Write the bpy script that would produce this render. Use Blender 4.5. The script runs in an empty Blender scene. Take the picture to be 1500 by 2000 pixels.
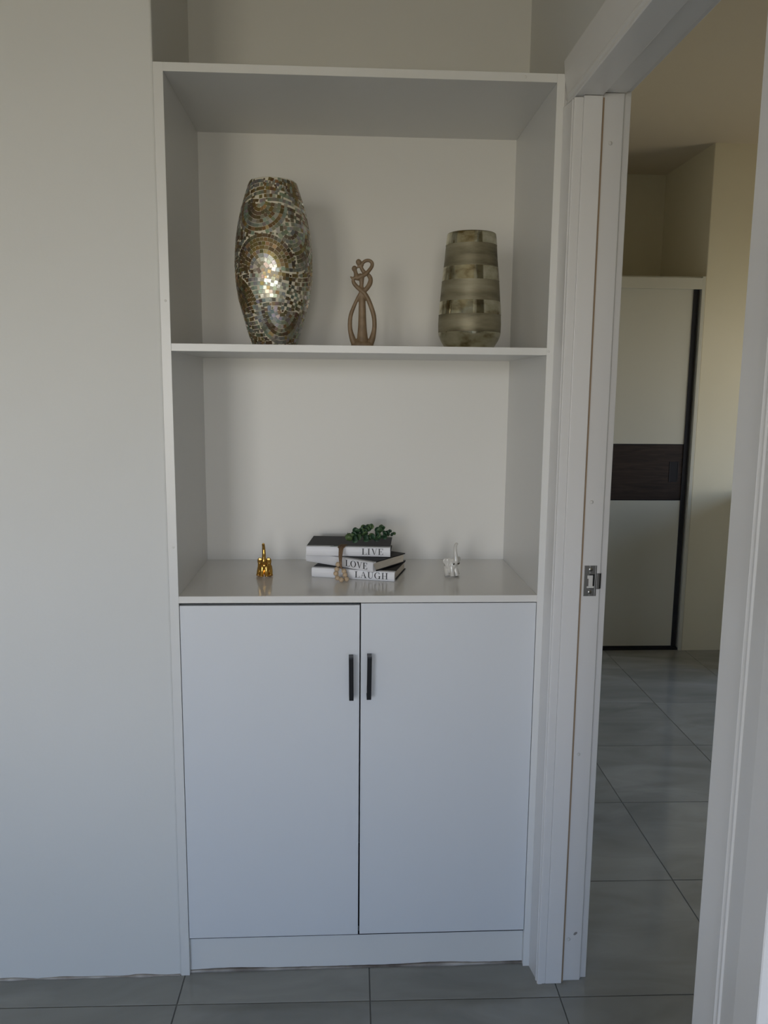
import bpy, bmesh, math, random
from mathutils import Vector, Matrix, Euler
random.seed(7)
C = bpy.context.scene.collection
PI = math.pi

# ------------------------------------------------------------------ camera
CAM = Vector((0.3729181910, -1.7390499592, 1.3745891111))
PITCH, YAW, ROLL, FPX = -0.1518967963, 0.0529190086, 0.0095211084, 1576.253
def cam_axes():
    cp, sp, cy, sy = math.cos(PITCH), math.sin(PITCH), math.cos(YAW), math.sin(YAW)
    w = Vector((sy*cp, cy*cp, sp)); r = Vector((cy, -sy, 0)); u = r.cross(w)
    cr, sr = math.cos(ROLL), math.sin(ROLL)
    return cr*r + sr*u, -sr*r + cr*u, w
r_, u_, w_ = cam_axes()
cd = bpy.data.cameras.new('camera'); cam = bpy.data.objects.new('camera', cd); C.objects.link(cam)
m = Matrix((r_, u_, -w_)).transposed().to_4x4(); m.translation = CAM
cam.matrix_world = m
cd.sensor_fit = 'HORIZONTAL'; cd.sensor_width = 36.0; cd.lens = FPX/1500*36.0; cd.clip_start = 0.02
bpy.context.scene.camera = cam

# ------------------------------------------------------------------ world, lights, exposure
world = bpy.data.worlds.new('world'); bpy.context.scene.world = world; world.use_nodes = True
wt = world.node_tree; bg = wt.nodes['Background']
# hazy daylight: bright horizon fading to blue overhead, warm sunlit ground below
_tc = wt.nodes.new('ShaderNodeTexCoord'); _sx = wt.nodes.new('ShaderNodeSeparateXYZ'); _mr = wt.nodes.new('ShaderNodeMapRange'); _cr = wt.nodes.new('ShaderNodeValToRGB')
_mr.inputs[1].default_value = -1; _mr.inputs[2].default_value = 1
wt.links.new(_tc.outputs['Generated'], _sx.inputs[0]); wt.links.new(_sx.outputs[2], _mr.inputs[0]); wt.links.new(_mr.outputs[0], _cr.inputs[0]); wt.links.new(_cr.outputs[0], bg.inputs[0])
SKY = [(-1.0, (.16, .13, .09)), (-.40, (.24, .20, .135)), (-.12, (.50, .465, .36)), (-.01, (1.0, .96, .90)), (.06, (1.0, 1.0, 1.02)), (.22, (.40, .54, .78)), (1.0, (.17, .29, .56))]
_e = _cr.color_ramp.elements
_e[0].position = 0; _e[0].color = (*SKY[0][1], 1); _e[1].position = 1; _e[1].color = (*SKY[-1][1], 1)
for z_, c_ in SKY[1:-1]:
    q_ = _e.new((z_+1)/2); q_.color = (*c_, 1)
bg.inputs[1].default_value = 13.0
WIN_A = (-1.45, -0.45, 0.55, 1.95)     # x0,x1,z0,z1 in the wall behind the photographer
WIN_B = (0.05, 0.72, 0.55, 1.95)
WIN_C = (0.65, 1.95, 0.75, 1.88)       # y0,y1,z0,z1 in the right wall of the far room
YB, XF = -3.60, 4.20
def portal(loc, rot, sx, sy):
    l = bpy.data.lights.new('window_portal', 'AREA'); l.shape = 'RECTANGLE'; l.size = sx; l.size_y = sy; l.cycles.is_portal = True
    o = bpy.data.objects.new('window_portal', l); C.objects.link(o); o.location = loc; o.rotation_euler = rot
for W_ in (WIN_A, WIN_B):
    portal(((W_[0]+W_[1])/2, YB-.13, (W_[2]+W_[3])/2), (PI/2, 0, 0), W_[1]-W_[0], W_[3]-W_[2])
portal((XF+.13, (WIN_C[0]+WIN_C[1])/2, (WIN_C[2]+WIN_C[3])/2), (PI/2, 0, PI/2), WIN_C[1]-WIN_C[0], WIN_C[3]-WIN_C[2])
vs = bpy.context.scene.view_settings
vs.view_transform = 'Standard'; vs.look = 'None'; vs.gamma = 1; vs.use_curve_mapping = False; vs.exposure = 0.0
bpy.context.scene.display_settings.display_device = 'sRGB'

# ------------------------------------------------------------------ helpers
def tag(o, label=None, cat=None, group=None, kind=None):
    if label: o['label'] = label
    if cat: o['category'] = cat
    if group: o['group'] = group
    if kind: o['kind'] = kind
    return o
def empty(name, loc=(0, 0, 0), rz=0.0):
    o = bpy.data.objects.new(name, None); C.objects.link(o); o.location = loc; o.rotation_euler = (0, 0, rz)
    o.empty_display_size = .05
    return o
def link(name, me, mat=None, parent=None, loc=None, rot=None):
    o = bpy.data.objects.new(name, me); C.objects.link(o)
    if mat is not None and not me.materials: me.materials.append(mat)
    if parent: o.parent = parent
    if loc is not None: o.location = loc
    if rot is not None: o.rotation_euler = rot
    return o
def bm_obj(name, bm, mat=None, parent=None, smooth=False, loc=None, rot=None, bevel=0, seg=2, remesh=0, sm_it=0):
    bmesh.ops.recalc_face_normals(bm, faces=bm.faces)
    me = bpy.data.meshes.new(name); bm.to_mesh(me); bm.free()
    if smooth:
        for p in me.polygons: p.use_smooth = True
    o = link(name, me, mat, parent, loc, rot)
    if remesh:
        r = o.modifiers.new('remesh', 'REMESH'); r.mode = 'VOXEL'; r.voxel_size = remesh; r.use_smooth_shade = True
        if sm_it:
            s = o.modifiers.new('smooth', 'SMOOTH'); s.factor = .5; s.iterations = sm_it
    if bevel:
        b = o.modifiers.new('bevel', 'BEVEL'); b.width = bevel; b.segments = seg; b.limit_method = 'ANGLE'; b.angle_limit = math.radians(40)
        b.harden_normals = False
    return o
def box(bm, x0, x1, y0, y1, z0, z1):
    v = [bm.verts.new((x, y, z)) for x in (x0, x1) for y in (y0, y1) for z in (z0, z1)]
    for f in ((0, 1, 3, 2), (4, 6, 7, 5), (0, 4, 5, 1), (2, 3, 7, 6), (0, 2, 6, 4), (1, 5, 7, 3)):
        bm.faces.new([v[i] for i in f])
def boxes(name, lst, mat, parent=None, bevel=0, **k):
    bm = bmesh.new()
    for b in lst: box(bm, *b)
    return bm_obj(name, bm, mat, parent, bevel=bevel, **k)
def extrude_poly(bm, pts, axis, a0, a1):
    """pts: 2-D outline; axis 'x': (y,z), 'y': (x,z), 'z': (x,y)"""
    def P(p, a):
        return (a, p[0], p[1]) if axis == 'x' else (p[0], a, p[1]) if axis == 'y' else (p[0], p[1], a)
    A = [bm.verts.new(P(p, a0)) for p in pts]; B = [bm.verts.new(P(p, a1)) for p in pts]
    n = len(pts)
    bm.faces.new(A); bm.faces.new(B[::-1])
    for i in range(n): bm.faces.new((A[i], B[i], B[(i+1) % n], A[(i+1) % n]))
def lathe(bm, prof, seg=64, cap0=True, cap1=True, centre=(0, 0)):
    rings = []
    for r, z in prof:
        rings.append([bm.verts.new((centre[0]+r*math.cos(2*PI*i/seg), centre[1]+r*math.sin(2*PI*i/seg), z)) for i in range(seg)])
    for a, b in zip(rings, rings[1:]):
        for i in range(seg): bm.faces.new((a[i], a[(i+1) % seg], b[(i+1) % seg], b[i]))
    if cap0: bm.faces.new(rings[0][::-1])
    if cap1: bm.faces.new(rings[-1])
def catmull(P, n=8):
    out = []
    Q = [P[0]]+list(P)+[P[-1]]
    for i in range(1, len(Q)-2):
        p0, p1, p2, p3 = [Vector(q) for q in Q[i-1:i+3]]
        for k in range(n):
            t = k/n
            out.append(.5*((2*p1)+(p2-p0)*t+(2*p0-5*p1+4*p2-p3)*t*t+(3*p1-p0-3*p2+p3)*t**3))
    out.append(Vector(P[-1])); return out
def tube(bm, path, seg=10, flat=1.0, n=6):
    """path: list of (x,y,z,r); flat scales the section along world y"""
    P = catmull([Vector(p) for p in path], n)
    prev = None; up = Vector((0, 1, 0))
    for i, q in enumerate(P):
        c = q.xyz; r = max(q[3], 1e-5)
        a = P[max(i-1, 0)].xyz; b = P[min(i+1, len(P)-1)].xyz
        t = (b-a).normalized()
        u = up-t*up.dot(t)
        if u.length < 1e-3: u = Vector((1, 0, 0))-t*t.x
        u.normalize(); v = t.cross(u)
        ring = [bm.verts.new(c+u*(r*flat*math.cos(2*PI*k/seg))+v*(r*math.sin(2*PI*k/seg))) for k in range(seg)]
        if prev:
            for k in range(seg): bm.faces.new((prev[k], prev[(k+1) % seg], ring[(k+1) % seg], ring[k]))
        else: bm.faces.new(ring[::-1])
        prev = ring
    bm.faces.new(prev)
def ellipsoid(bm, c, r, rot=(0, 0, 0), u=20, v=12):
    M = Matrix.Translation(c) @ Euler(rot).to_matrix().to_4x4() @ Matrix.Diagonal((*r, 1))
    bmesh.ops.create_uvsphere(bm, u_segments=u, v_segments=v, radius=1, matrix=M)

# ------------------------------------------------------------------ materials
def mat(name, col=(.8, .8, .8), rough=.5, metal=0.0, spec=.5, coat=0.0):
    m = bpy.data.materials.new(name); m.use_nodes = True
    b = m.node_tree.nodes['Principled BSDF']
    b.inputs['Base Color'].default_value = (*col, 1); b.inputs['Roughness'].default_value = rough
    b.inputs['Metallic'].default_value = metal; b.inputs['Specular IOR Level'].default_value = spec
    b.inputs['Coat Weight'].default_value = coat
    return m
def N(m, t, **k):
    n = m.node_tree.nodes.new(t)
    for a, v in k.items(): setattr(n, a, v)
    return n
def L(m, a, b): m.node_tree.links.new(a, b)
def noise_col(m, c1, c2, scale=5, detail=4, lo=.35, hi=.65, coords='Object', stretch=(1, 1, 1)):
    b = m.node_tree.nodes['Principled BSDF']
    tc = N(m, 'ShaderNodeTexCoord'); mp = N(m, 'ShaderNodeMapping'); mp.inputs['Scale'].default_value = stretch
    no = N(m, 'ShaderNodeTexNoise'); no.inputs['Scale'].default_value = scale; no.inputs['Detail'].default_value = detail
    cr = N(m, 'ShaderNodeValToRGB'); cr.color_ramp.elements[0].position = lo; cr.color_ramp.elements[1].position = hi
    cr.color_ramp.elements[0].color = (*c1, 1); cr.color_ramp.elements[1].color = (*c2, 1)
    L(m, tc.outputs[coords], mp.inputs[0]); L(m, mp.outputs[0], no.inputs[0]); L(m, no.outputs[0], cr.inputs[0]); L(m, cr.outputs[0], b.inputs['Base Color'])
    return no, cr
def bump(m, scale, dist, strength=.3, detail=3, coords='Object', stretch=(1, 1, 1)):
    b = m.node_tree.nodes['Principled BSDF']
    tc = N(m, 'ShaderNodeTexCoord'); mp = N(m, 'ShaderNodeMapping'); mp.inputs['Scale'].default_value = stretch
    no = N(m, 'ShaderNodeTexNoise'); no.inputs['Scale'].default_value = scale; no.inputs['Detail'].default_value = detail
    bu = N(m, 'ShaderNodeBump'); bu.inputs['Distance'].default_value = dist; bu.inputs['Strength'].default_value = strength
    L(m, tc.outputs[coords], mp.inputs[0]); L(m, mp.outputs[0], no.inputs[0]); L(m, no.outputs[0], bu.inputs['Height']); L(m, bu.outputs[0], b.inputs['Normal'])

M = {}
M['wall'] = mat('wall_paint', (.72, .71, .62), .75); noise_col(M['wall'], (.71, .71, .685), (.735, .735, .71), 1.7); bump(M['wall'], 160, .0006, .25)
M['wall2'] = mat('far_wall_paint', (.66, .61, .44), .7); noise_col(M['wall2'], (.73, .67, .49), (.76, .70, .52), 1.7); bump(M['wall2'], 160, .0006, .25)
M['ceil'] = mat('ceiling_paint', (.70, .62, .47), .85); bump(M['ceil'], 120, .0005, .2)
M['lam'] = mat('white_laminate', (.75, .745, .72), .32); bump(M['lam'], 500, .00015, .25, stretch=(1, 1, .08))
M['door'] = mat('door_laminate', (.73, .745, .76), .30); bump(M['door'], 350, .0001, .2)
M['trim'] = mat('trim_gloss_paint', (.78, .77, .76), .28); bump(M['trim'], 60, .0002, .25, stretch=(1, 1, .2))
M['black'] = mat('matt_black_metal', (.012, .012, .013), .38, .6)
M['dark'] = mat('dark_void', (.02, .02, .02), .9)
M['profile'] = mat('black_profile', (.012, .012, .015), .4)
M['grout'] = mat('floor_grout', (.15, .15, .14), .9)
M['rawwood'] = mat('raw_edge', (.36, .26, .17), .8)
M['wardrobe'] = mat('wardrobe_laminate', (.60, .58, .48), .35)
M['steel'] = mat('brushed_steel', (.30, .30, .30), .38, .9); bump(M['steel'], 900, .0001, .3)
M['screw'] = mat('screw_steel', (.55, .55, .55), .25, 1)
M['cap'] = mat('white_plastic_cap', (.70, .69, .66), .35)

def tile_material():
    m = mat('grey_marble_tile', (.3, .3, .3), .11)
    b = m.node_tree.nodes['Principled BSDF']
    geo = N(m, 'ShaderNodeNewGeometry'); oi = N(m, 'ShaderNodeObjectInfo')
    mul = N(m, 'ShaderNodeMath', operation='MULTIPLY'); mul.inputs[1].default_value = 37
    L(m, oi.outputs['Random'], mul.inputs[0])
    add = N(m, 'ShaderNodeVectorMath', operation='ADD'); L(m, geo.outputs['Position'], add.inputs[0]); L(m, mul.outputs[0], add.inputs[1])
    mp = N(m, 'ShaderNodeMapping'); mp.inputs['Rotation'].default_value = (0, 0, .9); mp.inputs['Scale'].default_value = (2.2, 6.5, 1)
    L(m, add.outputs[0], mp.inputs[0])
    n1 = N(m, 'ShaderNodeTexNoise'); n1.inputs['Scale'].default_value = 1.3; n1.inputs['Detail'].default_value = 6; n1.inputs['Distortion'].default_value = .8
    L(m, mp.outputs[0], n1.inputs[0])
    cr = N(m, 'ShaderNodeValToRGB'); e = cr.color_ramp.elements
    e[0].position = .32; e[0].color = (.265, .262, .235, 1); e[1].position = .72; e[1].color = (.38, .375, .34, 1)
    L(m, n1.outputs[0], cr.inputs[0])
    hs = N(m, 'ShaderNodeHueSaturation'); mr = N(m, 'ShaderNodeMapRange'); mr.inputs[3].default_value = .94; mr.inputs[4].default_value = 1.06
    L(m, oi.outputs['Random'], mr.inputs[0]); L(m, mr.outputs[0], hs.inputs['Value']); L(m, cr.outputs[0], hs.inputs['Color']); L(m, hs.outputs[0], b.inputs['Base Color'])
    return m
M['tile'] = tile_material()

def walnut():
    m = mat('walnut_laminate', (.05, .03, .02), .4)
    b = m.node_tree.nodes['Principled BSDF']
    tc = N(m, 'ShaderNodeTexCoord'); mp = N(m, 'ShaderNodeMapping'); mp.inputs['Scale'].default_value = (1.5, 1, 16)
    no = N(m, 'ShaderNodeTexNoise'); no.inputs['Scale'].default_value = 4; no.inputs['Detail'].default_value = 6; no.inputs['Distortion'].default_value = 1.2
    cr = N(m, 'ShaderNodeValToRGB'); e = cr.color_ramp.elements
    e[0].position = .3; e[0].color = (.014, .009, .007, 1); e[1].position = .75; e[1].color = (.045, .028, .021, 1)
    L(m, tc.outputs['Object'], mp.inputs[0]); L(m, mp.outputs[0], no.inputs[0]); L(m, no.outputs[0], cr.inputs[0]); L(m, cr.outputs[0], b.inputs['Base Color'])
    return m
M['walnut'] = walnut()

# ------------------------------------------------------------------ the room shell
H = 2.577; WX = .842; FX = .938      # ceiling height, faces of the partition with the doorway
XL, D, YF = -2.3, .388, 2.345
floor = boxes('floor', [(XL-.12, XF+.12, YB-.12, 3.1, -.06, -.0022)], M['grout']); tag(floor, kind='structure')
T, TX, TY, TR = .43500, .00401, -.09083, -.013308
bm = bmesh.new(); g = .0012
box(bm, g, T-g, g, T-g, -.010, 0)
tile_mesh = bpy.data.meshes.new('tile'); bmesh.ops.bevel(bm, geom=[e for e in bm.edges if abs(e.verts[0].co.z) < 1e-6 and abs(e.verts[1].co.z) < 1e-6], offset=.0008, segments=1, affect='EDGES')
bmesh.ops.recalc_face_normals(bm, faces=bm.faces); bm.to_mesh(tile_mesh); bm.free(); tile_mesh.materials.append(M['tile'])
for i in range(-6, 10):
    for j in range(-9, 7):
        x, y = TX+i*T-TR*j*T, TY+j*T+TR*i*T
        if x < XL-.1 or x+T > XF+.1 or y < YB-.1 or y+T > 3.05: continue
        o = link('tile', tile_mesh, parent=floor, loc=(x, y, 0), rot=(0, 0, TR))

def wall(name, lst, m, bevel=.004):
    o = boxes(name, lst, m, bevel=bevel); tag(o, kind='structure'); return o
zt = 2.0
# left wall stands flush with the cabinet front; its flank closes the niche
wall('wall_front', [(XL, -.0035, .0025, .50, -.004, H+.02)], M['wall'])
wall('wall_niche', [(-.0035, WX, .409, .50, -.004, H+.02)], M['wall'], 0)
wall('wall_left', [(XL-.12, XL, YB, .5, -.004, H+.02)], M['wall'])
def holed_wall_y(name, x0, x1, y0, y1, holes, m):
    L_ = []; cur = x0
    for (a, b, c, d) in sorted(holes):
        L_.append((cur, a, y0, y1, -.004, H+.02)); L_.append((a, b, y0, y1, -.004, c)); L_.append((a, b, y0, y1, d, H+.02)); cur = b
    L_.append((cur, x1, y0, y1, -.004, H+.02)); return wall(name, L_, m, 0)
holed_wall_y('wall_back', XL, WX, YB-.12, YB, [WIN_A, WIN_B], M['wall'])
def window_y(name, W):
    x0, x1, z0, z1 = W; t = .05; xm = (x0+x1)/2; zm = z0+(z1-z0)*.68
    o = boxes(name, [(x0, x0+t, YB-.10, YB-.04, z0, z1), (x1-t, x1, YB-.10, YB-.04, z0, z1), (x0, x1, YB-.10, YB-.04, z0, z0+t), (x0, x1, YB-.10, YB-.04, z1-t, z1),
                     (xm-t/2, xm+t/2, YB-.10, YB-.04, z0, z1), (x0, x1, YB-.10, YB-.04, zm-t/2, zm+t/2)], M['trim'])
    tag(o, kind='structure')
window_y('window_1', WIN_A); window_y('window_2', WIN_B)
# partition: far piece (from the doorway on), near piece, and the piece over the door
Y0, Y1, ZD = -.045, -.875, 1.965
wall('wall_partition', [(WX, FX, Y0, 3.0, -.004, H+.02), (WX, FX, YB-.12, Y1, -.004, H+.02), (WX, FX, Y1, Y0, ZD, H+.02)], M['wall'], 0)
wall('ceiling', [(XL-.12, XF+.12, YB-.12, 3.1, H, H+.12)], M['ceil'], 0)
# far room
RX = 2.194
wall('wall_far', [(RX, XF, YF, 3.0, -.004, H+.02)], M['wall2'])
wall('wall_recess', [(FX, RX+.01, 2.95, 3.05, -.004, H+.02)], M['wall2'], 0)
a, b, c, d = WIN_C
wall('wall_right', [(XF, XF+.12, YB, a, -.004, H+.02), (XF, XF+.12, b, 3.0, -.004, H+.02), (XF, XF+.12, a, b, -.004, c), (XF, XF+.12, a, b, d, H+.02)], M['wall2'], 0)
wall('wall_rear', [(FX, XF, YB-.12, YB, -.004, H+.02)], M['wall2'], 0)
t = .05
o = boxes('window_3', [(XF+.04, XF+.10, a, a+t, c, d), (XF+.04, XF+.10, b-t, b, c, d), (XF+.04, XF+.10, a, b, c, c+t), (XF+.04, XF+.10, a, b, d-t, d), (XF+.04, XF+.10, (a+b-t)/2, (a+b+t)/2, c, d)], M['trim'])
tag(o, kind='structure')

# ------------------------------------------------------------------ the door frame
df = empty('door_1', (0, 0, 0)); tag(df, kind='structure')
# casing section: distance from the inner edge (s) against how proud of the wall it stands (h)
PROF = [(0, 0), (0, .0085), (.002, .0105), (.005, .0108), (.0075, .0085), (.010, .0088), (.013, .0118), (.017, .0120), (.020, .0105), (.060, .0165), (.085, .0190), (.089, .0175), (.090, 0)]
def prof_cut(s_max):
    out = []
    for p in PROF:
        if p[0] <= s_max: out.append(p)
    hl = .0165+(s_max-.060)*.1 if s_max > .06 else .0105+(s_max-.020)*.15
    if s_max < .089: out += [(s_max, hl), (s_max, 0)]
    return out
bm = bmesh.new(); extrude_poly(bm, [(WX-h, -.061+s) for s, h in prof_cut(.0600)], 'z', 0.0, 1.947)
bm_obj('casing', bm, M['trim'], df)
bm = bmesh.new(); extrude_poly(bm, [(WX-h, -.868-s) for s, h in PROF[:10]+[(.112, .0195), (.1135, .0185), (.1145, 0)]], 'z', 0.0, 2.036)
bm_obj('casing', bm, M['trim'], df)
bm = bmesh.new(); extrude_poly(bm, [(WX-h, 1.9495+s) for s, h in PROF], 'y', -.868, -.0005)
bm_obj('head_casing', bm, M['trim'], df)
boxes('casing_soffit', [(WX-.0085, .8503, -.8080, -.0515, 1.9508, 1.9600)], M['trim'], df)
# strip between opening and near casing
boxes('jamb_edge', [(WX-.006, FX, -.868, -.8085, 0, 1.955)], M['trim'], df, bevel=.001)
# far jamb, built of lining and stop with a raw groove between them
boxes('jamb', [(WX-.004, .9345, -.0512, -.030, 0, 1.960)], M['trim'], df, bevel=.0008)
boxes('door_stop', [(.8505, .8885, -.0605, -.0505, 0.0, 1.9515)], M['trim'], df, bevel=.001)
boxes('casing_edge', [(WX-.0085, .8504, -.0600, -.0505, 0.0, 1.9475)], M['trim'], df, bevel=.0012)
boxes('raw_groove', [(.8886, .8935, -.0545, -.0505, 0.0, 1.95)], M['rawwood'], df)
boxes('casing_far_room', [(.9375, .9515, -.0425, .05, 0, 2.03)], M['trim'], df, bevel=.001)
boxes('casing_far_room', [(.9385, .9515, -.93, -.0426, 1.966, 2.05)], M['trim'], df, bevel=.001)
boxes('head_jamb', [(WX-.004, .9375, -.868, -.0515, 1.9605, 1.975)], M['trim'], df, bevel=.0008)
boxes('head_stop', [(.8505, .8885, -.8080, -.0610, 1.9520, 1.9600)], M['trim'], df, bevel=.0008)
boxes('head_groove', [(.8887, .8900, -.66, -.44, 1.9560, 1.9604)], M['dark'], df)
def disc(name, x, z, r, parent, m=M['cap'], y=-.0512, h=.0022):
    bm = bmesh.new(); lathe(bm, [(r, 0), (r, h*.6), (r*.7, h)], 16)
    return bm_obj(name, bm, m, parent, True, loc=(x, y, z), rot=(PI/2, 0, 0))
for x, z, r in ((.910, 1.865, .0038), (.9075, 1.138, .0040), (.906, .565, .0034), (.9035, .107, .0042)):
    disc('filled_screw_hole', x, z, r, df)
bm = bmesh.new(); ellipsoid(bm, (.919, -.0515, .121), (.0052, .0008, .0030), (0, -.7, 0)); bm_obj('paint_chip', bm, mat('chip', (.28, .27, .25), .8), df, True)
# strike plate
sp = boxes('strike_plate', [(.8985, .9105, -.0528, -.0510, .931, .999), (.9105, .9225, -.0528, -.0510, .931, .9480), (.9105, .9225, -.0528, -.0510, .980, .999),
                            (.9225, .9265, -.0528, -.0510, .931, .999), (.9265, .9335, -.0528, -.0508, .9465, .982)], M['steel'], df, bevel=.0008)
bm = bmesh.new(); extrude_poly(bm, [(.9335, -.0528), (.9365, -.0510), (.9380, -.0470), (.9365, -.0465), (.9335, -.0508)], 'z', .9475, .981)
bm_obj('strike_lip', bm, M['black'], sp)
boxes('latch_hole', [(.9040, .9225, -.0522, -.0515, .9482, .9798)], M['dark'], sp)
boxes('latch_insert', [(.9090, .9180, -.0535, -.0523, .9535, .9775), (.9055, .9215, -.0532, -.0523, .9492, .9535), (.9060, .9095, -.0532, -.0523, .9700, .9775)], M['cap'], sp, bevel=.0006)
for z in (.9905, .9400):
    s = disc('screw', .9125, z, .0044, sp, M['screw'], -.0526, .0014)

# ------------------------------------------------------------------ the built-in cabinet
cab = empty('display_cabinet', (.41, 0, 0))
tag(cab, 'white laminate cabinet built into the wall niche with two open shelves above two doors', 'cabinet')
def cbox(name, lst, m, bevel=.0006, parent=None, **k):
    if parent is None:
        lst = [(a-.41, b-.41, *r) for a, b, *r in lst]; parent = cab
    return boxes(name, lst, m, parent, bevel=bevel, **k)
tp = .0165
cbox('side_panel', [(-.0035, tp, 0, .406, 0, 2.0115)], M['lam'])
cbox('side_panel', [(.8105, .8275, 0, .406, 0, 2.0115)], M['lam'])
cbox('top_panel', [(tp, .8105, 0, .406, 1.9945, 2.0115)], M['lam'])
cbox('shelf', [(tp, .8105, 0.0005, .3878, 1.4480, 1.4637)], M['lam'])
cbox('counter', [(tp, .8105, 0.0002, .3878, .9045, .9200)], mat('counter_laminate', (.82, .80, .76), .16, 0, .8))
cbox('back_panel', [(tp, .8105, .388, .397, .02, 1.9945)], mat('back_laminate', (.76, .745, .70), .4), 0)
kick = cbox('kickboard', [(tp, .8105, .0120, .031, 0.004, .0955)], M['lam'])
cbox('bottom_panel', [(tp, .8105, .031, .3878, .081, .0955)], M['dark'], 0)
cbox('side_cover', [(.8277, .8410, .004, .012, 0, 2.0115)], M['trim'])
# caulk with a dirty underside along the kickboard
mc = mat('dirty_caulk', (.5, .45, .4), .7); noise_col(mc, (.13, .10, .075), (.55, .51, .46), 6, 5, .38, .62)
bm = bmesh.new(); n = 60; prev = None
for i in range(n+1):
    x = tp+(.8105-tp)*i/n-.41; wv = .0035+.0022*max(0, math.sin(i*.17+.3))**2+random.random()*.0006
    ring = [bm.verts.new(p) for p in ((x, .0120, wv*1.5), (x, .0120-wv*.9, .0006), (x, .0120, .0002))]
    if prev:
        for k in range(3): bm.faces.new((prev[k], prev[(k+1) % 3], ring[(k+1) % 3], ring[k]))
    prev = ring
bm_obj('caulk_bead', bm, mc, cab, True)
def handle(parent, x, z, lean):
    # flat bow handle, posts and grip in one bent bar
    out = [(-.0265, .0495), (-.0275, .0465), (-.0275, -.0485), (-.0265, -.0505), (0, -.0505), (0, -.0445), (-.0200, -.0445), (-.0220, -.040), (-.0220, .038), (-.0200, .0430), (0, .0430), (0, .0480), (-.020, .0490)]
    bm = bmesh.new(); extrude_poly(bm, out, 'x', -.0050, .0050)
    for v in bm.verts:
        if v.co.y < -.02: v.co.x *= 1.0 if abs(v.co.z) > .03 else .92
        v.co.x += lean*v.co.z
    bmesh.ops.triangulate(bm, faces=[f for f in bm.faces if len(f.verts) > 4])
    return bm_obj('handle', bm, M['black'], parent, loc=(x, 0, z), bevel=.0008)
def cab_door(x0, x1, z0, z1, hx, hz, lean, tilt):
    bm = bmesh.new(); box(bm, x0-.41, x1-.41, -.0010, .0150, z0, z1)
    for v in bm.verts:
        if v.co.x > 0.0 and x0 < .3 and v.co.z > .5: v.co.x += tilt
    o = bm_obj('door', bm, M['door'], cab, bevel=.0007)
    handle(o, hx-.41, hz, lean)
    return o
h1 = cab_door(.0182, .4126, .0965, .8992, .3945, .7375, -.010, .0006)
h2 = cab_door(.4160, .8090, .0972, .9030, .4345, .7395, .010, 0)
h1.children[0].location.y = -.001; h2.children[0].location.y = -.001
cbox('painted_shadow_strip', [(.0182, .8090, .0020, .0115, .0932, .0964)], M['profile'], 0)  # black strip standing in for the shadow line under the doors
for x, z in ((.745, 2.0035), (.8145, 1.4560), (.0085, 1.03), (.0080, 1.55)):
    disc('screw_cap', x-.41, z, .0026, cab, M['cap'], .0002, .0008)

# caulk line where left wall meets the floor
mcw = mat('tan_grout_line', (.45, .38, .30), .8); noise_col(mcw, (.25, .2, .16), (.62, .58, .52), 12, 4)
bm = bmesh.new(); n = 80; prev = None
for i in range(n+1):
    x = -1.4+(1.394)*i/n; wv = .0035+.002*math.sin(i*.9)*math.sin(i*.23)+random.random()*.001
    ring = [bm.verts.new(p) for p in ((x, .0025, wv), (x, .0025-wv, .0005), (x, .0035, .0003))]
    if prev:
        for k in range(3): bm.faces.new((prev[k], prev[(k+1) % 3], ring[(k+1) % 3], ring[k]))
    prev = ring
o = bm_obj('trim_1', bm, mcw, None, True); tag(o, kind='structure')

# ------------------------------------------------------------------ wardrobe in the far room
wd = empty('sliding_wardrobe', (1.57, YF, 0))
tag(wd, 'cream sliding door wardrobe with dark walnut band seen through the doorway', 'wardrobe')
def wbox(name, lst, m, parent=None, bevel=.0008):
    lst = [(a-1.57, b-1.57, c-YF, d-YF, e, f) for a, b, c, d, e, f in lst]
    return boxes(name, lst, m, parent or wd, bevel=bevel)
wy = YF-.004
wbox('side_panel', [(2.176, 2.1925, wy, 2.94, 0, 1.944)], M['wardrobe'])
wbox('side_panel', [(.9555, .972, wy, 2.94, 0, 1.944)], M['wardrobe'])
wbox('top_panel', [(.972, 2.176, wy+.02, 2.94, 1.928, 1.944)], M['wardrobe'])
wbox('fascia', [(.972, 2.176, wy, wy+.018, 1.881, 1.936)], M['wardrobe'])
wbox('plinth', [(.972, 2.176, wy+.010, wy+.05, 0, .012)], M['profile'])
wbox('back_panel', [(.972, 2.176, 2.93, 2.94, .012, 1.928)], M['dark'], bevel=0)
def slide(x0, x1, y, handle_side):
    p = wbox('door', [(x0, x1, y+.001, y+.018, .016, 1.90)], M['wardrobe'])
    wbox('upper_panel', [(x0, x1-.022, y-.002, y+.0008, 1.104, 1.8985)], M['wardrobe'], p)
    wbox('walnut_band', [(x0, x1-.022, y-.002, y+.0008, .8135, 1.099)], M['walnut'], p)['label'] = 'dark walnut band'
    wbox('lower_panel', [(x0, x1-.022, y-.002, y+.0008, .022, .8095)], M['wardrobe'], p)
    wbox('edge_profile', [(x1-.022, x1+.002, y-.006, y+.019, .012, 1.90), (x0, x1-.022, y-.004, y+.0008, .012, .022),
                          (x0, x1-.022, y-.0030, y+.0008, .8095, .8135), (x0, x1-.022, y-.0030, y+.0008, 1.099, 1.104)], M['profile'], p)['label'] = 'black edge profile'
    wbox('recessed_grip', [(2.072, 2.076, y-.0035, y-.002, .907, 1.013), (2.116, 2.120, y-.0035, y-.002, .907, 1.013), (2.076, 2.116, y-.0035, y-.002, .907, .911), (2.076, 2.116, y-.0035, y-.002, 1.009, 1.013),
                          (2.076, 2.116, y-.0026, y-.002, .911, 1.009)], M['profile'], p) if handle_side else None
slide(1.545, 2.163, wy+.020, True)
slide(.974, 1.60, wy+.045, False)

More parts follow.
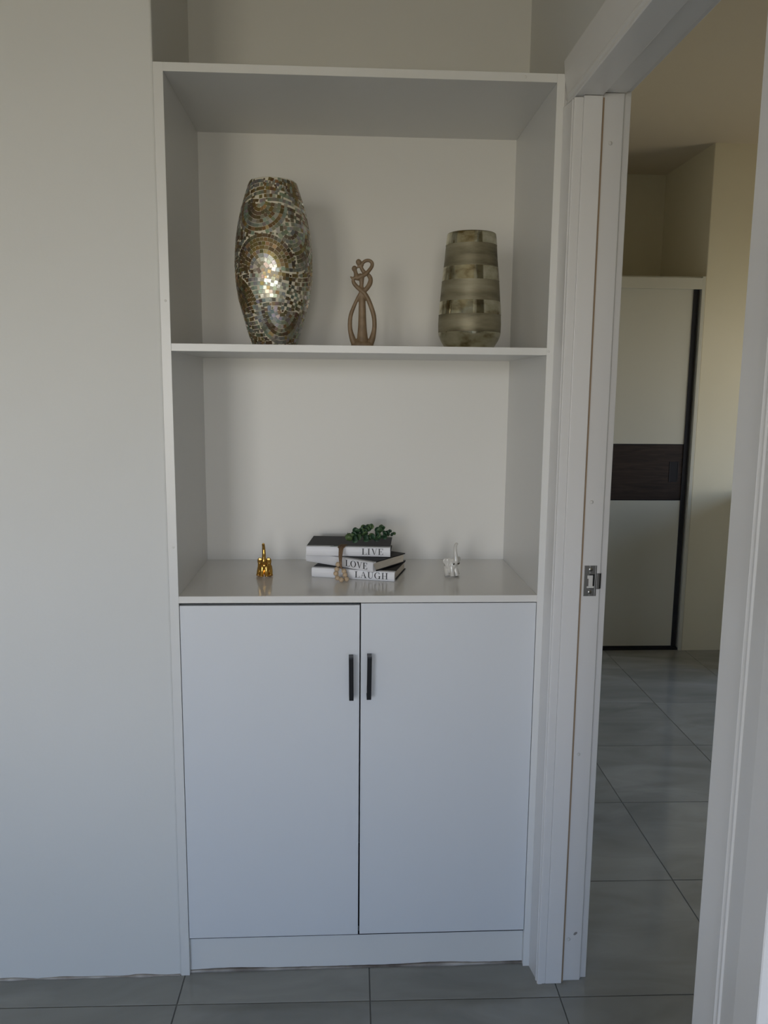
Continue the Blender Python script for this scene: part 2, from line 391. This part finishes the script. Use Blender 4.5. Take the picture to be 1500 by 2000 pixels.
# ------------------------------------------------------------------ unseen dresser added to shade the far wall, right of the wardrobe
dr = empty('unseen_shade_dresser', (3.0, YF, 0)); tag(dr, 'unseen low cream dresser added to shade the far room wall right of the wardrobe', 'dresser')
boxes('body', [(-.46, .46, -.46, -.006, .03, .85)], M['wardrobe'], dr, bevel=.002)
boxes('top', [(-.48, .48, -.48, -.006, .85, .872)], M['walnut'], dr, bevel=.002)
boxes('plinth', [(-.44, .44, -.44, -.02, 0, .03)], M['profile'], dr)
for k in range(3):
    q = boxes('drawer', [(-.45, .45, -.476, -.46, .04+k*.27, .30+k*.27)], M['wardrobe'], dr, bevel=.002)
    boxes('handle', [(-.08, .08, -.49, -.476, .165+k*.27, .18+k*.27)], M['black'], q, bevel=.002)

# ------------------------------------------------------------------ mosaic vase
def px_prof(c, rows, scale, ppm): return [(h/scale/ppm, y) for y, h in rows]
VY = .155
SH = 1.4637
vase = empty('mosaic_vase', (.2190, VY, SH))
tag(vase, 'tall barrel vase covered in gold and silver mirror mosaic on the upper shelf', 'vase')
VZ = .336
rows = [(0, 247), (.008, 252), (.040, 281), (.060, 310), (.080, 334), (.105, 365), (.126, 390), (.147, 407), (.168, 420), (.187, 427), (.206, 428), (.226, 425), (.245, 417), (.264, 405), (.283, 390), (.301, 370), (.3165, 345), (.327, 315), (.333, 283), (VZ, 262)]
# radius in metres: crop pixels /6.06 / 822 px per metre; heights follow the photograph
S = 1/6.06/822.
def zmap(cy): return (1890-cy)/6.06/822.
raw = [(1890, 247), (1800, 281), (1700, 310), (1600, 336), (1500, 365), (1400, 390), (1300, 407), (1200, 420), (1100, 426), (1000, 428), (900, 425), (800, 417), (700, 406), (600, 391), (500, 372), (400, 347), (300, 317), (200, 284), (150, 268), (115, 256)]
vprof = [(h*S, .0085+zmap(cy)*.985) for cy, h in raw]
vprof = [(vprof[0][0]-.003, 0)]+vprof
def rad_at(z):
    for (r0, z0), (r1, z1) in zip(vprof, vprof[1:]):
        if z0 <= z <= z1: return r0+(r1-r0)*(z-z0)/(z1-z0)
    return vprof[-1][0]
VTOP = vprof[-1][1]
bm = bmesh.new()
outer = catmull([Vector((r, 0, z)) for r, z in vprof], 3)
prof = [(p.x, p.z) for p in outer]+[(vprof[-1][0]-.0015, VTOP+.0012), (vprof[-1][0]-.0040, VTOP+.0008)]+[(r-.005, z) for r, z in vprof[::-1][1:]]
lathe(bm, prof, 72)
M['vgrout'] = mat('mosaic_grout', (.70, .65, .52), .4)
body = bm_obj('body', bm, M['vgrout'], vase, True)
def mosaic_material():
    m = mat('mirror_tesserae', (.5, .5, .5), .12, .92)
    b = m.node_tree.nodes['Principled BSDF']
    at = N(m, 'ShaderNodeAttribute', attribute_name='tess'); L(m, at.outputs['Color'], b.inputs['Base Color'])
    bu = N(m, 'ShaderNodeBump'); bu.inputs['Distance'].default_value = .0006; bu.inputs['Strength'].default_value = .35
    no = N(m, 'ShaderNodeTexNoise'); no.inputs['Scale'].default_value = 260; L(m, no.outputs[0], bu.inputs['Height']); L(m, bu.outputs[0], b.inputs['Normal'])
    at2 = N(m, 'ShaderNodeAttribute', attribute_name='tess'); mr = N(m, 'ShaderNodeMapRange'); mr.inputs[3].default_value = .08; mr.inputs[4].default_value = .42
    L(m, at2.outputs['Alpha'], mr.inputs[0]); L(m, mr.outputs[0], b.inputs['Roughness'])
    return m
M['mosaic'] = mosaic_material()
rm = max(r for r, z in vprof); circ = 2*PI*rm
SIL = [(.50, .52, .47), (.42, .44, .40), (.46, .45, .38), (.60, .61, .56)]
GLD = [(.42, .31, .15), (.36, .26, .13), (.50, .38, .19), (.30, .22, .12)]
BRN = [(.24, .18, .12), (.28, .23, .17), (.33, .29, .22)]
bm = bmesh.new(); col = bm.loops.layers.float_color.new('tess')
ts = .0084
grid = {}
def near(u, v, rr):
    gu, gv = int(u/ts), int(v/ts)
    for a in (-1, 0, 1):
        for b_ in (-1, 0, 1):
            for (p, q, s) in grid.get((gu+a, gv+b_), ()):
                if math.hypot(p-u, q-v) < (rr+s)*.5: return True
    return False
def put(u, v, ang, w, h, c):
    """square of size w x h centred at arc length u, height v (u is measured on the widest circle)"""
    if v < .003 or v > VTOP-.002: return
    r = rad_at(v); th = u/rm
    k = rm/r
    cs, sn = math.cos(ang), math.sin(ang)
    n0 = Vector((math.cos(th), math.sin(th), 0)); dz = .002; sl = (rad_at(min(v+dz, VTOP))-rad_at(max(v-dz, 0)))/(min(v+dz, VTOP)-max(v-dz, 0))
    tz = Vector((n0.x*sl, n0.y*sl, 1)).normalized(); tu = Vector((-n0.y, n0.x, 0)); nn = tu.cross(tz)
    jit = Vector((random.gauss(0, .022), random.gauss(0, .022), random.gauss(0, .022))); 
    c0 = Vector((n0.x*r, n0.y*r, v))+nn*.0006
    tz = (tz+nn*jit.x).normalized(); tu2 = (tu+nn*jit.y).normalized(); nn = tu2.cross(tz).normalized()
    vs_ = []
    for lift in (0.0006, -.0004):
        for (a, b_) in ((-w/2, -h/2), (w/2, -h/2), (w/2, h/2), (-w/2, h/2)):
            p = a*cs-b_*sn, a*sn+b_*cs
            vs_.append(bm.verts.new(c0+tu2*p[0]+tz*p[1]+nn*lift))
    fs = [bm.faces.new(vs_[0:4])]+[bm.faces.new((vs_[i], vs_[4+i], vs_[4+(i+1) % 4], vs_[(i+1) % 4])) for i in range(4)]
    al = random.random()**2
    for f in fs:
        for l in f.loops: l[col] = (*c, al)
# big sweeps of arcs, some opening up and some down; wavy courses fill the ground between them
GAP = .0009
fans = []
for row in range(0, 5):
    for q in range(3):
        if random.random() < .97:
            fans.append(((q+.5*(row % 2)+random.uniform(-.16, .16))*circ/3, row*.078+random.uniform(-.015, .015), random.choice((1, 1, -1)), random.uniform(.060, .095)))
random.shuffle(fans)
def free(u, v, size): return not near(u % circ, v, size)
def add(u, v, ang, w, h, c):
    grid.setdefault((int((u % circ)/ts), int(v/ts)), []).append((u % circ, v, min(w+GAP, ts*1.0)))
    put(u, v, ang, w, h, tuple(x*random.uniform(.86, 1.12) for x in c))
for fu, fv, sgn, RW in fans:
    rr = ts*1.2
    fam = SIL
    while rr < RW:
        if random.random() < .8: fam = random.choices((SIL, GLD, BRN), (.42, .34, .24))[0]
        th = random.uniform(0, .15)
        while th < PI:
            w = ts*random.choice((.75, .85, .9, .9, 1.0, 1.4)); da = (w+GAP)/rr
            tm = th+da/2; th += da
            u = fu+rr*math.cos(tm); v = fv+sgn*rr*math.sin(tm)
            if v < .004 or v > VTOP-.004 or not free(u, v, ts*.84): continue
            c = random.choice(fam) if random.random() < .86 else random.choice(SIL+GLD+BRN)
            add(u, v, sgn*(tm-PI/2), w, ts-GAP, c)
        rr += ts
nr = int(VTOP/ts)
for size, chance in ((1.0, 1), (.62, 1)):
    st_ = ts*size
    for k in range(int(VTOP/st_)+2):
        fam = random.choice((SIL, SIL, GLD, BRN)); u = random.uniform(0, ts)
        while u < circ:
            w = st_*random.choice((.8, .9, 1.0)) 
            sl = .22*math.cos(u*28+k*.25)
            v = k*st_+.0079*math.sin(u*28+k*.25)
            if .003 < v < VTOP-.003 and free(u+w/2, v, st_*.82):
                add(u+w/2, v, sl, w-GAP*.6, st_-GAP, random.choice(fam if random.random() < .8 else SIL+GLD+BRN))
            u += w
me = bpy.data.meshes.new('mosaic_tiles'); bm.to_mesh(me); bm.free()
o = link('mosaic_tiles', me, M['mosaic'], vase); tag(o, kind='stuff')

# ------------------------------------------------------------------ mercury-glass vase
S2 = 1/8./822.
mv = empty('banded_vase', (.6665, .155, SH))
tag(mv, 'shorter tapered champagne glass vase with matt and mirror bands', 'vase')
raw2 = [(1860, 365), (1810, 388), (1760, 425), (1700, 452), (1640, 470), (1500, 475), (1300, 465), (1100, 448), (900, 432), (700, 412), (550, 395), (360, 381), (215, 366), (185, 360)]
p2 = [(h*S2, (1882-cy)*S2) for cy, h in raw2]; p2 = [(p2[0][0]-.006, 0)]+p2
def r2(z):
    for (a, b_), (c_, d_) in zip(p2, p2[1:]):
        if b_ <= z <= d_: return a+(c_-a)*(z-b_)/(d_-b_)
    return p2[-1][0]
def antique(name, c1, c2, c3, rough, metal, sc, stretch):
    m = mat(name, c1, rough, metal)
    no, cr = noise_col(m, c1, c2, sc, 7, .30, .72, stretch=stretch)
    e = cr.color_ramp.elements.new(.5); e.color = (*c3, 1)
    bump(m, 90, .0006, .25)
    return m
M['matt_glass'] = antique('frosted_champagne_glass', (.085, .07, .035), (.38, .35, .25), (.24, .215, .14), .48, .35, 7, (1, 1, 5))
M['mirror_glass'] = antique('mercury_glass', (.20, .15, .07), (.74, .72, .58), (.56, .53, .38), .09, .95, 30, (1, 1, 1.6))
bm = bmesh.new()
zt2 = p2[-1][1]; rt = p2[-1][0]
zs = [zt2*i/48 for i in range(49)]
prof = [(r2(z), z) for z in zs]+[(rt-.0012, zt2+.0008), (rt-.003, zt2)]+[(r2(z)-.004, max(z, .004)) for z in zs[::-4]]
lathe(bm, prof, 72); bm_obj('body', bm, M['matt_glass'], mv, True)
def z2(cy): return (1882-cy)*S2
for (a, b_) in ((352, 188), (872, 675), (1365, 1172), (1860, 1625)):
    lo, hi = z2(a), min(z2(b_), zt2-.001)
    bm = bmesh.new(); pr = []
    for i in range(7):
        z = lo+(hi-lo)*i/6; pr.append((r2(z)+.0005, z))
    seg = 72
    lathe(bm, pr, seg, False, False)
    bm_obj('mirror_band', bm, M['mirror_glass'], mv, True)['label'] = 'shiny mirror glass band'

# ------------------------------------------------------------------ embracing-couple figurine
S3 = 1/9.52/818.
fg = empty('couple_figurine', (.4195, .15, SH))
tag(fg, 'small brown carved figurine of an entwined abstract couple on the upper shelf', 'figurine')
mb = mat('brown_soapstone', (.22, .15, .09), .5); noise_col(mb, (.19, .13, .075), (.27, .19, .115), 60); bump(mb, 300, .0003, .3)
def F(x, y, r, d=0.0): return ((x-572)*S3, d, (1800-y)*S3, r*S3)
bm = bmesh.new()
tube(bm, [F(455, 1765, 60), F(400, 1630, 56), F(358, 1480, 43), F(350, 1340, 40, .001), F(368, 1200, 37, .001), F(425, 1050, 33, .001), F(495, 900, 32), F(560, 815, 40, -.0015), F(640, 755, 42, -.001), F(700, 660, 44, 0), F(710, 580, 40, .001), F(675, 515, 38, .002)], 12, 1.1)
tube(bm, [F(690, 1765, 60), F(743, 1630, 57), F(779, 1480, 43), F(786, 1340, 40, -.001), F(768, 1200, 42, -.001), F(718, 1050, 42, -.002), F(655, 910, 42, -.003), F(585, 815, 42, -.003), F(495, 745, 38, -.001), F(425, 670, 36), F(405, 610, 30), F(440, 560, 28)], 12, 1.1)
tube(bm, [F(572, 1740, 118), F(572, 1600, 98), F(570, 1450, 82), F(568, 1250, 70), F(566, 1050, 64), F(562, 900, 58), F(555, 800, 46), F(552, 700, 36), F(552, 620, 44), F(545, 545, 62), F(560, 505, 40)], 14, .9)
tube(bm, [F(470, 585, 34, -.002), F(540, 545, 40, -.003), F(620, 510, 36, -.003), F(685, 440, 34, -.002), F(732, 370, 33), F(735, 310, 33), F(690, 272, 30), F(625, 275, 30), F(572, 315, 30), F(556, 360, 32)], 12, 1.0)
tube(bm, [F(510, 315, 44, .001), F(540, 380, 32), F(580, 450, 36, .001), F(640, 500, 36, .002)], 12, 1.0)
ellipsoid(bm, F(502, 305, 0)[:3], (52*S3, 50*S3, 58*S3), (0, -.35, 0))
ellipsoid(bm, F(425, 412, 0)[:3], (48*S3, 48*S3, 52*S3), (0, .2, 0))
tube(bm, [F(430, 420, 36), F(450, 490, 36), F(470, 560, 50), F(520, 560, 50)], 12)
tube(bm, [F(455, 560, 30, -.002), F(400, 580, 26, -.002), F(352, 552, 12, -.002)], 10)
tube(bm, [F(480, 380, 26), F(520, 372, 22)], 10)
tube(bm, [F(572, 1800, 184), F(572, 1765, 190), F(572, 1720, 200), F(572, 1685, 165)], 24, .62)
bm_obj('body', bm, mb, fg, True, remesh=.0011, sm_it=3)

# ------------------------------------------------------------------ letters with thick stems and hair-line serifs
def quad(a, b_, c_, d_): return [a, b_, c_, d_]
def ring_poly(cx, cy, ro, ri, a0, a1, n=28):
    o_ = [(cx+ro[0]*math.cos(a0+(a1-a0)*i/n), cy+ro[1]*math.sin(a0+(a1-a0)*i/n)) for i in range(n+1)]
    i_ = [(cx+ri[0]*math.cos(a0+(a1-a0)*i/n), cy+ri[1]*math.sin(a0+(a1-a0)*i/n)) for i in range(n+1)]
    return [[o_[k], o_[k+1], i_[k+1], i_[k]] for k in range(n)]
def R_(x0, x1, y0, y1): return [(x0, y0), (x1, y0), (x1, y1), (x0, y1)]
hs, st = .035, .13
def glyph(ch):
    if ch == 'L': return [R_(.10, .10+st, 0, 1), R_(.0, .34, 0, hs), R_(.0, .34, 1-hs, 1), R_(.10, .60, 0, hs), [(.52, 0), (.60, 0), (.60, .26), (.575, .26)]], .66
    if ch == 'I': return [R_(.10, .10+st, 0, 1), R_(0, .34, 0, hs), R_(0, .34, 1-hs, 1)], .42
    if ch == 'V': return [[(.06, 1), (.06+st+.02, 1), (.41, .10), (.36, 0)], [(.62, 1), (.66, 1), (.40, 0), (.36, 0)], R_(0, .27, 1-hs, 1), R_(.52, .74, 1-hs, 1)], .78
    if ch == 'E': return [R_(.10, .10+st, 0, 1), R_(0, .60, 0, hs), R_(0, .58, 1-hs, 1), R_(.2, .42, .5, .5+hs), R_(.40, .435, .38, .66), [(.52, 0), (.60, 0), (.60, .28), (.575, .28)], [(.50, 1), (.58, 1), (.58, .74), (.555, .74)]], .68
    if ch == 'O': return ring_poly(.40, .5, (.38, .515), (.25, .48), 0, 2*PI), .84
    if ch == 'A': return [[(.34, 1), (.40, 1), (.72, 0), (.56, 0)], [(.34, 1), (.38, 1), (.13, 0), (.09, 0)], R_(.2, .55, .33, .33+hs), R_(0, .23, 0, hs), R_(.48, .80, 0, hs)], .84
    if ch == 'U': return [R_(.10, .10+st, .3, 1), R_(.60, .64, .3, 1), R_(0, .33, 1-hs, 1), R_(.50, .74, 1-hs, 1)]+ring_poly(.37, .30, (.27, .315), (.235-.09, .265), PI, 1.5*PI, 10)+ring_poly(.37, .30, (.27, .315), (.23, .265), 1.5*PI, 2*PI, 10), .80
    if ch == 'G': return ring_poly(.40, .5, (.38, .515), (.25, .48), .28*PI, 1.80*PI)+[R_(.58, .58+st, .0, .42), R_(.48, .80, .42, .42+hs), [(.60, .70), (.635, .70), (.655, .98), (.62, .98)]], .86
    if ch == 'H': return [R_(.10, .10+st, 0, 1), R_(.56, .56+st, 0, 1), R_(.2, .6, .49, .49+hs), R_(0, .33, 0, hs), R_(0, .33, 1-hs, 1), R_(.46, .79, 0, hs), R_(.46, .79, 1-hs, 1)], .86
M['ink'] = mat('black_ink', (.012, .012, .014), .5)
def lettering(word, x0, x1, z0, z1, y, parent):
    polys = []; cx = 0
    for ch in word:
        g_, adv = glyph(ch); polys += [[(p[0]+cx, p[1]) for p in q] for q in g_]; cx += adv+.03
    cx -= .09
    bm = bmesh.new()
    for k, q in enumerate(polys):
        yy = y-.00002*(k % 5)
        extrude_poly(bm, [(x0+(x1-x0)*p[0]/cx, z0+(z1-z0)*p[1]) for p in q], 'y', yy, yy+.0003)
    return bm_obj('lettering', bm, M['ink'], parent)
M['paperwhite'] = mat('white_book_cloth', (.80, .80, .82), .45)
M['bookblack'] = mat('black_book_cover', (.010, .010, .012), .55, 0, .22)
mp_ = mat('page_block', (.60, .54, .44), .8); noise_col(mp_, (.52, .46, .37), (.66, .60, .50), 30, 3, stretch=(1, 1, 40)); M['pages'] = mp_
BL, BD, BT = .205, .140, .0240
def book(word, label, fr, ang, z, t0, t1, h0=.22, h1=.86):
    """fr: front-right corner of the spine; the spine runs from x=-BL to 0 along the local x axis"""
    b = empty('book', (fr[0], fr[1], z), -math.radians(ang)); tag(b, label, 'book', 'stacked hardback books on the counter')
    ct = .0026
    boxes('cover', [(-BL, 0, .009, BD, BT-ct, BT-.0002), (-BL, 0, .009, BD, .0002, ct)], M['bookblack'], b, bevel=.0005)
    bm = bmesh.new()
    # rounded white spine that wraps a little way over both boards
    o_ = [(.012, BT), (.008, BT-.0006), (.0055, BT-.0010), (.002, BT-.0004), (.0006, BT-.0016), (-.0006, BT*.75), (-.0010, BT*.5), (-.0006, BT*.25), (.0006, .0014), (.002, .0002), (.012, 0), (.012, ct+.0002), (.004, ct+.0004), (.0016, BT*.3), (.0012, BT*.5), (.0016, BT*.7), (.004, BT-ct-.0004), (.012, BT-ct-.0002)]
    extrude_poly(bm, o_, 'x', -BL-.0002, .0002); bmesh.ops.triangulate(bm, faces=[f for f in bm.faces if len(f.verts) > 4])
    s = bm_obj('spine', bm, M['paperwhite'], b); s['label'] = 'white spine'
    boxes('page_block', [(-BL+.003, -.003, .0045, BD-.004, ct+.0001, BT-ct-.0001)], M['pages'], b)
    lettering(word, -BL+BL*t0, -BL+BL*t1, BT*h0, BT*h1, -.00135, s)
    return b
book('LAUGH', 'bottom book of the stack with LAUGH on its white spine', (.498, .128), 15.5, .9202, .527, .925)
book('LOVE', 'middle book of the stack, turned askew, with LOVE on its white spine', (.4465, .123), 37.5, .9202+BT+.0004, .605, .925)
book('LIVE', 'top black covered book of the stack with LIVE on its spine', (.4905, .181), 5.5, .9202+2*BT+.0008, .662, .917)
ZB = .9202+3*BT+.0008

# ------------------------------------------------------------------ wooden bead garland
gl = empty('bead_garland', (.372, .125, .92)); tag(gl, 'garland of round wooden beads on brown twine hanging over the book stack', 'garland')
mw = mat('light_wood_bead', (.56, .42, .27), .55); noise_col(mw, (.50, .36, .22), (.62, .48, .33), 90, stretch=(1, 1, 4))
mt = mat('brown_jute', (.20, .12, .065), .85); noise_col(mt, (.14, .08, .045), (.28, .18, .10), 400)
R0 = .0062
bm = bmesh.new(); lathe(bm, [(R0*.30, -R0*.93), (R0*.62, -R0*.78), (R0*.9, -R0*.42), (R0, 0), (R0*.9, R0*.42), (R0*.62, R0*.78), (R0*.30, R0*.93)], 14)
bmesh.ops.recalc_face_normals(bm, faces=bm.faces); bead_me = bpy.data.meshes.new('bead'); bm.to_mesh(bead_me); bm.free(); bead_me.materials.append(mw)
for p in bead_me.polygons: p.use_smooth = True
def unproj_y(px, py, y):
    a, b_ = (px-750)/FPX, (1000-py)/FPX
    d_ = a*r_+b_*u_+w_; t_ = (y-CAM.y)/d_.y
    return CAM+d_*t_
bp = [((523, 602), .150), ((508, 665), .1455), ((497, 718), .138), ((515, 775), .131), ((565, 803), .127), ((632, 790), .133), ((612, 735), .1395), ((600, 688), .1445)]
BPOS = []
for (q, y) in bp:
    P = unproj_y(580+q[0]/6.52, 1010+q[1]/6.52, y); P.z = max(P.z, .92+R0+.0002)
    BPOS.append(P)
gp = Vector((.372, .125, .92))
for k, P in enumerate(BPOS):
    o = link('bead', bead_me, parent=gl, loc=P-gp, rot=(random.uniform(-.6, .6), random.uniform(-.6, .6), random.uniform(0, 3)))
# twine: loop through the beads, then up over the spines to the top cover
bm = bmesh.new()
path = [(*(P-gp), .0011) for P in BPOS]
top = unproj_y(580+600/6.52, 1010+300/6.52, .205); top.z = ZB+.002
mid = [unproj_y(580+q[0]/6.52, 1010+q[1]/6.52, y) for q, y in (((562, 640), .1475), ((553, 560), .148), ((553, 480), .163), ((560, 400), .176))]
edge = Vector((mid[-1].x, .186, ZB+.0012))
for off, r in ((0, .0018), (.0026, .0015), (-.0026, .0015), (.0050, .0013), (-.0044, .0012)):
    pts_ = [(*(BPOS[0]-gp if off <= 0 else BPOS[-1]-gp), .001)]
    for i, q in enumerate(mid): pts_.append((q.x-gp.x+off*(.25+.25*i), q.y-gp.y-abs(off)*.1, q.z-gp.z, r))
    pts_.append((edge.x-gp.x+off*1.5, edge.y-gp.y-.003, edge.z-gp.z-.001, r))
    pts_.append((edge.x-gp.x+off*1.6+.003, edge.y-gp.y+.006, edge.z-gp.z+.0012, r))
    pts_.append((top.x-gp.x+off*1.5, top.y-gp.y+.003, top.z-gp.z, r*.8))
    tube(bm, pts_, 7)
tube(bm, path+[(*(BPOS[0]-gp), .0011)], 6)
bm_obj('twine', bm, mt, gl, True)['label'] = 'brown jute twine'

# ------------------------------------------------------------------ eucalyptus sprig on the top book
sg = empty('eucalyptus_sprig', (.40, .22, ZB)); tag(sg, 'green artificial eucalyptus sprig lying on top of the book stack', 'plant')
ml = mat('eucalyptus_leaf', (.05, .11, .05), .5)
b = ml.node_tree.nodes['Principled BSDF']; oi = N(ml, 'ShaderNodeObjectInfo'); cr = N(ml, 'ShaderNodeValToRGB'); e = cr.color_ramp.elements
e[0].color = (.016, .045, .024, 1); e[1].color = (.11, .17, .06, 1); e2 = cr.color_ramp.elements.new(.55); e2.color = (.04, .095, .045, 1)
L(ml, oi.outputs['Random'], cr.inputs[0]); L(ml, cr.outputs[0], b.inputs['Base Color'])
mll = mat('dark_long_leaf', (.035, .06, .035), .5)
mst = mat('green_stem', (.05, .07, .03), .6)
def leaf_mesh(lw, ll):
    bm = bmesh.new(); n = 10; rim = []; rim2 = []
    for i in range(n):
        a = 2*PI*i/n; x = lw*math.sin(a); y = ll*(.5-.5*math.cos(a)); z = .22*abs(x)+.10*y
        rim.append(bm.verts.new((x, y, z))); rim2.append(bm.verts.new((x, y, z-.0005)))
    c0 = bm.verts.new((0, ll*.5, ll*.02)); c1 = bm.verts.new((0, ll*.5, ll*.02-.0005))
    for i in range(n):
        j = (i+1) % n
        bm.faces.new((rim[i], rim[j], c0)); bm.faces.new((rim2[j], rim2[i], c1)); bm.faces.new((rim[j], rim[i], rim2[i], rim2[j]))
    bmesh.ops.recalc_face_normals(bm, faces=bm.faces)
    me = bpy.data.meshes.new('leaf'); bm.to_mesh(me); bm.free(); me.materials.append(ml)
    for p in me.polygons: p.use_smooth = True
    return me
LEAF = [leaf_mesh(.0078, .0160), leaf_mesh(.0062, .0125), leaf_mesh(.0036, .0075)]
so = Vector((.40, .22, ZB))
def onp(cx, cy, y): return unproj_y(580+cx/6.52, 1010+cy/6.52, y)-so
branches = [
    ([onp(620, 300, .205), onp(720, 285, .215), onp(850, 280, .22), onp(980, 275, .225), onp(1080, 255, .23), onp(1180, 225, .235), onp(1240, 222, .24)], 11, (0, 0, 1, 1, 2)),
    ([onp(660, 300, .21), onp(720, 245, .225), onp(790, 185, .235), onp(860, 150, .24)], 5, (0, 0, 1)),
    ([onp(790, 290, .22), onp(860, 220, .225), onp(905, 160, .23), onp(935, 130, .235)], 6, (0, 1, 1)),
    ([onp(930, 300, .215), onp(1010, 240, .22), onp(1060, 180, .23), onp(1085, 145, .235)], 5, (0, 0, 1)),
    ([onp(1000, 290, .215), onp(1090, 260, .22), onp(1140, 210, .225), onp(1190, 190, .23)], 5, (1, 1, 2)),
]
bm = bmesh.new()
for P, nl, kinds in branches:
    for q in P: q.z = max(q.z, .002)
    tube(bm, [(*q, .0008) for q in P], 6)
    cp = catmull(P, 10)
    for k in range(nl):
        f = (k+.7)/nl; i = min(int(f*(len(cp)-1)), len(cp)-2)
        base = cp[i]; t_ = (cp[i+1]-cp[i]).normalized()
        for side in (-1, 1):
            ax = Vector((0, -.75, .5*side+.1)) if k % 2 else Vector((0, .6*side, .7))
            ax = (ax-t_*ax.dot(t_)).normalized()
            dr = (ax+t_*.55+Vector((random.uniform(-.25, .25), random.uniform(-.25, .25), random.uniform(-.05, .3)))).normalized()
            kind = kinds[min(int(f*len(kinds)), len(kinds)-1)]
            ln = (.0160, .0125, .0075)[kind]
            if base.z+dr.z*ln < .0015: dr.z = abs(dr.z)*.6+.05; dr.normalize()
            up = Vector((random.uniform(-.5, .5), -.8, random.uniform(.1, .9))); up = (up-dr*up.dot(dr)).normalized()
            xx = dr.cross(up).normalized(); up = xx.cross(dr)
            Mx = Matrix((xx, dr, up)).transposed().to_4x4(); Mx.translation = base
            o = link('leaf', LEAF[kind], parent=sg); o.matrix_local = Mx
bm_obj('stem', bm, mst, sg, True)
# one long dark leaf pointing left and two thin upright tips
bm = bmesh.new()
P = [onp(635, 300, .20), onp(560, 318, .20), onp(480, 338, .195), onp(418, 352, .19)]
for q in P: q.z = .0014
tube(bm, [(*P[0], .0012), (*P[1], .0030), (*P[2], .0026), (*P[3], .0009)], 8, .9)
for v in bm.verts: v.co.z = .0003+(v.co.z-.0014)*.3+.001
bm_obj('long_leaf', bm, mll, sg, True)
bm = bmesh.new()
for x in (645, 698):
    P = [onp(x, 255, .22), onp(x-2, 225, .22), onp(x, 195, .22)]
    tube(bm, [(*P[0], .0008), (*P[1], .0013), (*P[2], .0004)], 6)
bm_obj('upright_tip', bm, ml, sg, True)

# ------------------------------------------------------------------ little elephants with raised trunks
def elephant(loc, rz, label, mbody, mtusk, mirror=1, flare=0):
    e_ = empty('elephant_figurine', loc, rz); tag(e_, label, 'figurine', 'elephant figurines on the counter')
    bm = bmesh.new()
    ellipsoid(bm, (0, .011, .0215), (.0128, .0175, .0155))
    ellipsoid(bm, (0, .004, .027), (.0110, .0125, .0125))
    ellipsoid(bm, (0, .0005, .020), (.0108, .0065, .0150))
    for s in (-1, 1):
        tube(bm, [(s*.0042, -.001, .026, .0060), (s*.0050, -.004, .014, .0052), (s*.0058, -.0070, .006, .0048), (s*.0062, -.0085, .0022, .0054)], 12)   # front legs
        tube(bm, [(s*.0085, .012, .022, .0080), (s*.0115, .007, .013, .0068), (s*.0132, .003, .006, .0056), (s*.0138, .001, .0022, .0062)], 12)         # hind legs
        ellipsoid(bm, (s*.0090, .0010, .0350), (.0074, .0022, .0105), (0.10, s*.05, s*.20))        # ears
        ellipsoid(bm, (s*.0120, .0010, .0370), (.0042, .0020, .0080), (0.10, s*-.05, s*.20))
        ellipsoid(bm, (s*.0115, .0016, .0270), (.0042, .0022, .0100), (0.10, s*-.08, s*.20))
    if flare:
        for s in (-1, 1):
            ellipsoid(bm, (s*.0165, .0035, .0375), (.0075, .0020, .0080), (.1, s*.5, s*.3))
            ellipsoid(bm, (s*.0140, .0030, .0310), (.0060, .0020, .0090), (.1, s*.3, s*.3))
    ellipsoid(bm, (0, -.0035, .0365), (.0068, .0075, .0082))
    tube(bm, [(0, -.0080, .0335, .0060), (0, -.0115, .0385, .0054), (0, -.0105, .0470, .0048), (.0002*mirror, -.0085, .0570, .0042), (-.0003*mirror, -.0080, .0670, .0038), (-.0005*mirror, -.0095, .0740, .0035), (-.0006*mirror, -.0125, .0785, .0034), (-.0006*mirror, -.0150, .0780, .0032)], 12)
    tube(bm, [(0, .0285, .024, .0012), (0, .0305, .017, .0010), (0, .0295, .011, .0016)], 8)
    body_ = bm_obj('body', bm, mbody, e_, True, remesh=.00075, sm_it=2)
    for s in (-1, 1):
        bm = bmesh.new(); tube(bm, [(s*.0040, -.0080, .0322, .0013), (s*.0062, -.0118, .0312, .0014), (s*.0072, -.0145, .0335, .0010), (s*.0074, -.0155, .0350, .0005)], 8)
        o = bm_obj('tusk', bm, mtusk, e_, True)
        if mtusk is not mbody: o['label'] = 'dark painted tusk'
    return e_
M['gold'] = mat('polished_gold', (.62, .36, .09), .13, 1.0); bump(M['gold'], 400, .0004, .2)
M['porcelain'] = mat('white_porcelain', (.66, .64, .59), .18, 0, .5, .4)
eg = elephant((.1860, .1860, .92), 0, 'tiny shiny gold elephant with raised trunk left of the books', M['gold'], M['gold'])
ew = elephant((.6450, .1840, .92), .50, 'tiny white porcelain elephant with raised trunk right of the books', M['porcelain'], mat('dark_tusk', (.035, .022, .012), .5), 1, 1)

eg.scale = (1.05,)*3; ew.scale = (1.10, 1.06, 1.06)
